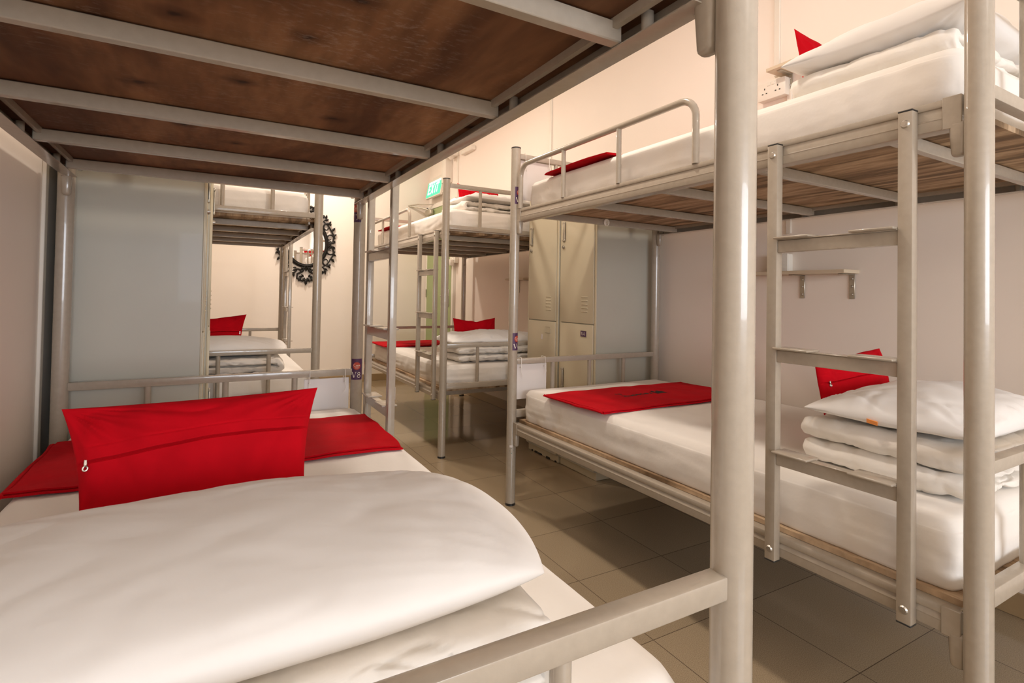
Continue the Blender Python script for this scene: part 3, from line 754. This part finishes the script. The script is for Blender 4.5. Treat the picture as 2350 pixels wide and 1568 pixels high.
q = BP(2, .118, 1.95); hung_board((q.x, q.y, .70), .19, .729, .545, r(.55), 'white board tied to the rail beside the beige lockers')
q = BP(2, .125, 1.95); hung_board((q.x, q.y, 1.78), .19, 1.811, 1.60, r(.55), 'white board tied to the top bunk end rail of the right foreground bed')

# ------------------------------------------------------------------ lockers
def locker(rz, loc, labels, lab, plate=None, chips=False):
    t = empty('locker', loc, rz)
    w, d, h = .378, .455, 1.85      # front at local +x = 0, body behind
    bm = B(); box(bm, (-d/2, 0, .05+(h-.05)/2), (d, w, h-.05), .003)
    # recess look: front frame lips
    obj('locker_body', bm, LOCKB, t)
    bm = B()
    for s in (-1, 1): box(bm, (.002, s*(w/2-.009), h/2+.03), (.006, .018, h-.06), .0015)
    box(bm, (.002, 0, h-.012), (.006, w, .024), .0015); box(bm, (.002, 0, .095), (.006, w, .05), .0015)
    obj('front_frame', bm, LOCKER, t)
    bm = B(); box(bm, (-d/2-.006, 0, .0275), (d-.02, w-.006, .053), .002)
    if chips:
        pass
    obj('plinth', bm, LOCKER, t)
    for (z0, z1, up) in ((.122, .922, 0), (.928, 1.825, 1)):
        bm = B(); box(bm, (.0045, 0, (z0+z1)/2), (.013, w-.040, z1-z0), .0022, 2)
        if up:
            for k in range(5): box(bm, (.0115, .085, 1.00+k*.022), (.006, .062, .006), .0022, 2, Matrix.Rotation(.5, 3, 'Y'))
        dd = obj('locker_door', bm, LOCKER, t)
        bm = B(); zc = 1.51 if up else .57; y = -.140
        box(bm, (.0118, y, zc), (.0025, .026, .125), .001); obj('handle_plate', bm, CAP, dd)
        bm = B(); box(bm, (.0155, y+.004, zc), (.007, .016, .104), .002, 2)
        for s in (-1, 1): box(bm, (.0150, y, zc+s*.056), (.008, .026, .014), .002)
        obj('handle', bm, GREY, dd)
        bm = B(); rod(bm, (.010, y-.004, zc-.10), (.018, y-.004, zc-.10), .011, 18); rod(bm, (.018, y-.004, zc-.10), (.022, y-.004, zc-.10), .006, 12); obj('lock', bm, BOLT, dd)
        if not up:
            bm = B()
            for s in (-1, 1): box(bm, (.0118, .08+s*.030, .865), (.003, .003, .040)); box(bm, (.0118, .08, .865+s*.020), (.003, .060, .003))
            obj('card_slot', bm, LOCKER, dd)
            if plate:
                bm = B(); box(bm, (.0135, .08, .865), (.002, .054, .034)); pp = obj('number_plate', bm, PURPLE, dd, smooth=False); pp['label'] = 'purple V4 plate'
                bm = B(); text2d(bm, 'V4', -.018, -.011, .022, .003, lambda x, y_: Vector((.0149, .08+x, .865+y_)), .85); obj('plate_lettering', bm, LTXT, dd, smooth=False)
    tag(t, lab, 'locker', 'beige steel lockers')
    return t
locker(PI, (2.000, 2.709, 0), None, 'beige steel locker with purple V4 plate, beside right foreground bunk', plate=True)
l2 = locker(PI, (1.990, 3.092, 0), None, 'beige steel locker with small drop sticker and chipped base, right-hand pair')
bm = B()
for k, (y, wy) in enumerate(((.16, .02), (.07, .045), (-.03, .05), (-.08, .04), (-.13, .02))): box(bm, (-.014, y, .006), (.005, wy, .010+.003*(k % 2)), .002)
ch = obj('paint_chip', bm, INK, l2); ch['label'] = 'dark chipped paint along the base'
bm = B(); box(bm, (.0125, .010, .815), (.002, .022, .034), .0008); s_ = obj('drop_sticker', bm, BOARDW, l2); s_['label'] = 'small pale oval sticker'
locker(0, (-.028, 2.639, 0), None, 'steel locker whose grey-green side stands against nearest bunk, left wall')
locker(0, (-.008, 3.022, 0), None, 'steel locker, second along the left wall, slightly forward of its neighbour')

# ------------------------------------------------------------------ shelves, sockets
def shelf(y0, y1, z, label, xr=XR):
    t = empty('wall_shelf', (xr, (y0+y1)/2, z)); w = y1-y0
    bm = B(); box(bm, (-.062, 0, 0), (.122, w, .016), .001); obj('shelf_board', bm, SHELFM, t)
    for y in (-w/2+.03, w/2-.24 if w > .4 else w/2-.05):
        bm = B(); box(bm, (-.0035, y, -.064), (.004, .024, .112), .0018); box(bm, (-.05, y, -.0105), (.092, .024, .004), .0015)
        k = obj('shelf_bracket', bm, GREY, t)
        bm = B()
        for z_ in (-.030, -.064, -.100): rod(bm, (-.0055, y, z_), (-.0080, y, z_), .0055, 12, .004)
        obj('screw', bm, BOLT, k)
    return tag(t, label, 'shelf', 'small wall shelves beside the bunks')
shelf(1.300, 1.80, 1.222, 'small wooden wall shelf on two steel brackets above right foreground lower bunk')
shelf(1.35, 1.68, 2.225, 'small pale wall shelf behind pillow above right foreground top bunk')
shelf(4.00, 4.33, 1.238, 'small wall shelf inside lower bunk before the green door')
def socket(y, z, w, label, gang=2, x=XR):
    t = empty('wall_socket', (x, y, z)); h = .088
    bm = B(); box(bm, (-.018, 0, 0), (.036, w, h), .002); obj('back_box', bm, WHITE, t)
    bm = B(); box(bm, (-.0405, 0, 0), (.010, w+.002, h+.002), .003, 2); fp = obj('face_plate', bm, WHITE, t)
    for g in range(gang):
        y0 = (g-(gang-1)/2)*.072
        bm = B(); box(bm, (-.0458, y0, .012), (.002, .0045, .009)); box(bm, (-.0458, y0-.011, -.012), (.002, .008, .005)); box(bm, (-.0458, y0+.011, -.012), (.002, .008, .005))
        obj('pin_hole', bm, HOLE, fp, smooth=False)
        bm = B(); box(bm, (-.0465, (.012 if g else -.012) if gang > 1 else .03, .030), (.004, .017, .015), .001); obj('switch', bm, WHITE, fp)
    return tag(t, label, 'socket', 'wall power sockets')
socket(1.705, 2.155, .150, 'white double power socket above the top bunk mattress, right wall')
socket(1.655, 1.275, .088, 'white power socket on small shelf above right foreground lower bunk', 1)
socket(5.755, 1.50, .150, 'white double socket on wall between green door and far bunk')
bm = B(); box(bm, (-.03, .03, 0), (.045, .05, .06), .006, 2); box(bm, (-.03, -.04, -.01), (.045, .035, .07), .006, 2)
tag(obj('plug_adapter', bm, WHITE, None, (XR-.036, 5.77, 1.470)), 'white plug in the far double socket beside green door', 'plug')

# ------------------------------------------------------------------ exit sign and devices over the door
t = empty('exit_sign', (2.415, 6.30, 2.42)); t.rotation_euler = (0, r(11), 0)
bm = B(); box(bm, (.012, 0, 0), (.030, .50, .235), .004); obj('sign_housing', bm, WHITE, t)
bm = B(); box(bm, (-.005, 0, -.002), (.006, .47, .20), .001); obj('sign_panel', bm, SIGNG, t)
bm = B(); text2d(bm, 'EXIT', -.19, -.07, .125, .024, lambda x, y: Vector((-.0090, -x, y)), .80); obj('sign_lettering', bm, SIGNW, t, smooth=False)
bm = B(); box(bm, (-.0092, 0, .080), (.001, .40, .026)); obj('sign_tube_glow', bm, SIGNW, t, smooth=False)
bm = B(); box(bm, (.055, 0, .15), (.06, .42, .05), .006); obj('ballast_box', bm, WHITE, t)
tag(t, 'lit green EXIT sign on the wall above the green door', 'exit sign')
bm = B(); box(bm, (0, 0, 0), (.09, .13, .30), .008, 2)
tag(obj('alarm_box', bm, WHITE, None, (XR-.045, 5.98, 2.58)), 'pale wall box beside the exit sign', 'alarm box')
bm = B(); box(bm, (0, 0, .02), (.14, .16, .03), .008, 2); rod(bm, (0, 0, -.03), (0, 0, .01), .014, 12, .05)
tag(obj('smoke_sensor', bm, WHITE, None, (XR-.07, 5.80, 2.70)), 'small pale sensor on wall bracket above the exit sign', 'sensor')
bm = B(); box(bm, (0, 0, 0), (.05, .30, .05), .006)
tag(obj('junction_box', bm, WHITE, None, (XR-.025, 5.42, 2.70)), 'pale trunking box high on wall right of the exit sign', 'trunking box')

# hook under the bunk slat
hk = BP(2, .448, 1.757); bm = B(); rod(bm, (0, 0, 0), (0, -.004, 0), .019, 24); tube(bm, [(0, -.004, .004), (0, -.014, -.002), (0, -.016, -.012), (0, -.010, -.018), (0, -.006, -.014)], .0035, 8)
tag(obj('adhesive_hook', bm, WHITE, None, (hk.x, hk.y-.0115, 1.492)), 'round white stick-on hook on slat under right foreground top bunk', 'hook')

# ------------------------------------------------------------------ ornate mirror on the far wall
def mirror():
    t = empty('wall_mirror', (.975, YF, 1.66))
    bm = B(); n = 64
    a = bm.verts.new((0, -.018, 0)); ring = [bm.verts.new((.216*math.cos(k*2*PI/n), -.018, .250*math.sin(k*2*PI/n))) for k in range(n)]
    for k in range(n): bm.faces.new((a, ring[k], ring[(k+1) % n]))
    obj('mirror_glass', bm, MIRR, t, smooth=False)
    bm = B()
    for (rx, rz_, rad, yy) in ((.228, .262, .014, -.02), (.214, .248, .006, -.028), (.244, .280, .008, -.014)):
        tube(bm, [(rx*math.cos(k*2*PI/n), yy, rz_*math.sin(k*2*PI/n)) for k in range(n)], rad, 10, True)
    obj('mirror_rim', bm, BLACK, t, ang=None)
    bm = B()
    def spiral(cx, cz, r0, a0, turns, sgn, r1=.006, th=.007, mx=1):
        p = []; N_ = 22
        for k in range(N_+1):
            f = k/N_; a_ = a0+sgn*turns*2*PI*f; rr = r0+(r1-r0)*f
            p.append((mx*(cx+rr*math.cos(a_)), -.02, cz+rr*math.sin(a_)))
        tube(bm, p, [th*1.3*(1-.55*k/N_) for k in range(N_+1)], 8)
    def leaf(cx, cz, l, a_, wd=.3, mx=1):
        n_ = 8; l *= 1.25; top = []
        for k in range(n_+1):
            f = k/n_; ww = l*wd*math.sin(PI*min(1, f*1.05+.03))*(1+.25*math.sin(f*20))
            c_, s_2 = math.cos(a_), math.sin(a_)
            pt = []
            for q in (-1, 0, 1):
                lx = f*l; lz = q*ww*.5
                pt.append(bm.verts.new((mx*(cx+lx*c_-lz*s_2), -.022-(.010 if q == 0 else 0)*math.sin(PI*f)-.004*f, cz+lx*s_2+lz*c_)))
            pt2 = bm.verts.new((mx*(cx+f*l*c_), -.006, cz+f*l*s_2)); top.append((*pt, pt2))
        for k in range(n_):
            for q0, q1 in ((0, 1), (1, 2), (2, 3), (3, 0)):
                try: bm.faces.new((top[k][q0], top[k][q1], top[k+1][q1], top[k+1][q0]))
                except ValueError: pass
    for mx in (-1, 1):
        for mz in (-1, 1):
            z = lambda v: v*mz
            spiral(.262, z(.075), .055, 0+(0 if mz > 0 else 0), .9, mz, .008, .009, mx)
            spiral(.225, z(.20), .060, PI*.2*mz, .95, mz, .008, .009, mx)
            spiral(.275, z(.02), .045, -PI*.4*mz, .8, -mz, .006, .008, mx)
            spiral(.135, z(.30), .055, PI*.1*mz, .8, mz, .008, .009, mx)
            spiral(.085, z(.345), .062, 0, .7, -mz, .008, .009, mx)
            tube(bm, [(mx*.16, -.02, z(.255)), (mx*.215, -.02, z(.30)), (mx*.19, -.02, z(.345)), (mx*.13, -.02, z(.352)), (mx*.10, -.02, z(.31))], [.009, .008, .007, .006, .004], 8)
            tube(bm, [(mx*.012, -.02, z(.27)), (mx*.040, -.02, z(.33)), (mx*.095, -.02, z(.36)), (mx*.10, -.02, z(.41)), (mx*.05, -.02, z(.435)), (mx*.01, -.02, z(.43))], [.013, .012, .011, .011, .011, .010], 8)
            tube(bm, [(mx*.245, -.02, z(-.02)), (mx*.30, -.02, z(.04)), (mx*.31, -.02, z(.11)), (mx*.275, -.02, z(.17)), (mx*.235, -.02, z(.235)), (mx*.18, -.02, z(.275))], [.008, .011, .010, .009, .009, .006], 8)
            for (cx, cz, l, aa) in ((.29, .10, .05, .6), (.28, .16, .055, .9), (.24, .235, .05, 1.0), (.27, .02, .05, .2), (.20, .28, .045, .6), (.21, .30, .05, 1.4), (.05, .40, .05, .9), (.0, .41, .07, 1.57),
                                    (.01, .40, .055, 1.0), (.05, .36, .04, 2.2), (.03, .38, .045, .3), (.29, .05, .035, -.3), (.14, .34, .05, 1.7), (0, .27, .05, 1.57), (.02, .275, .05, .7)):
                leaf(cx, z(cz), l, aa*mz, .42, mx)
    obj('scroll_frame', bm, BLACK, t, ang=50)
    return tag(t, 'ornate black scroll-framed oval mirror on the far wall', 'mirror')
mirror()
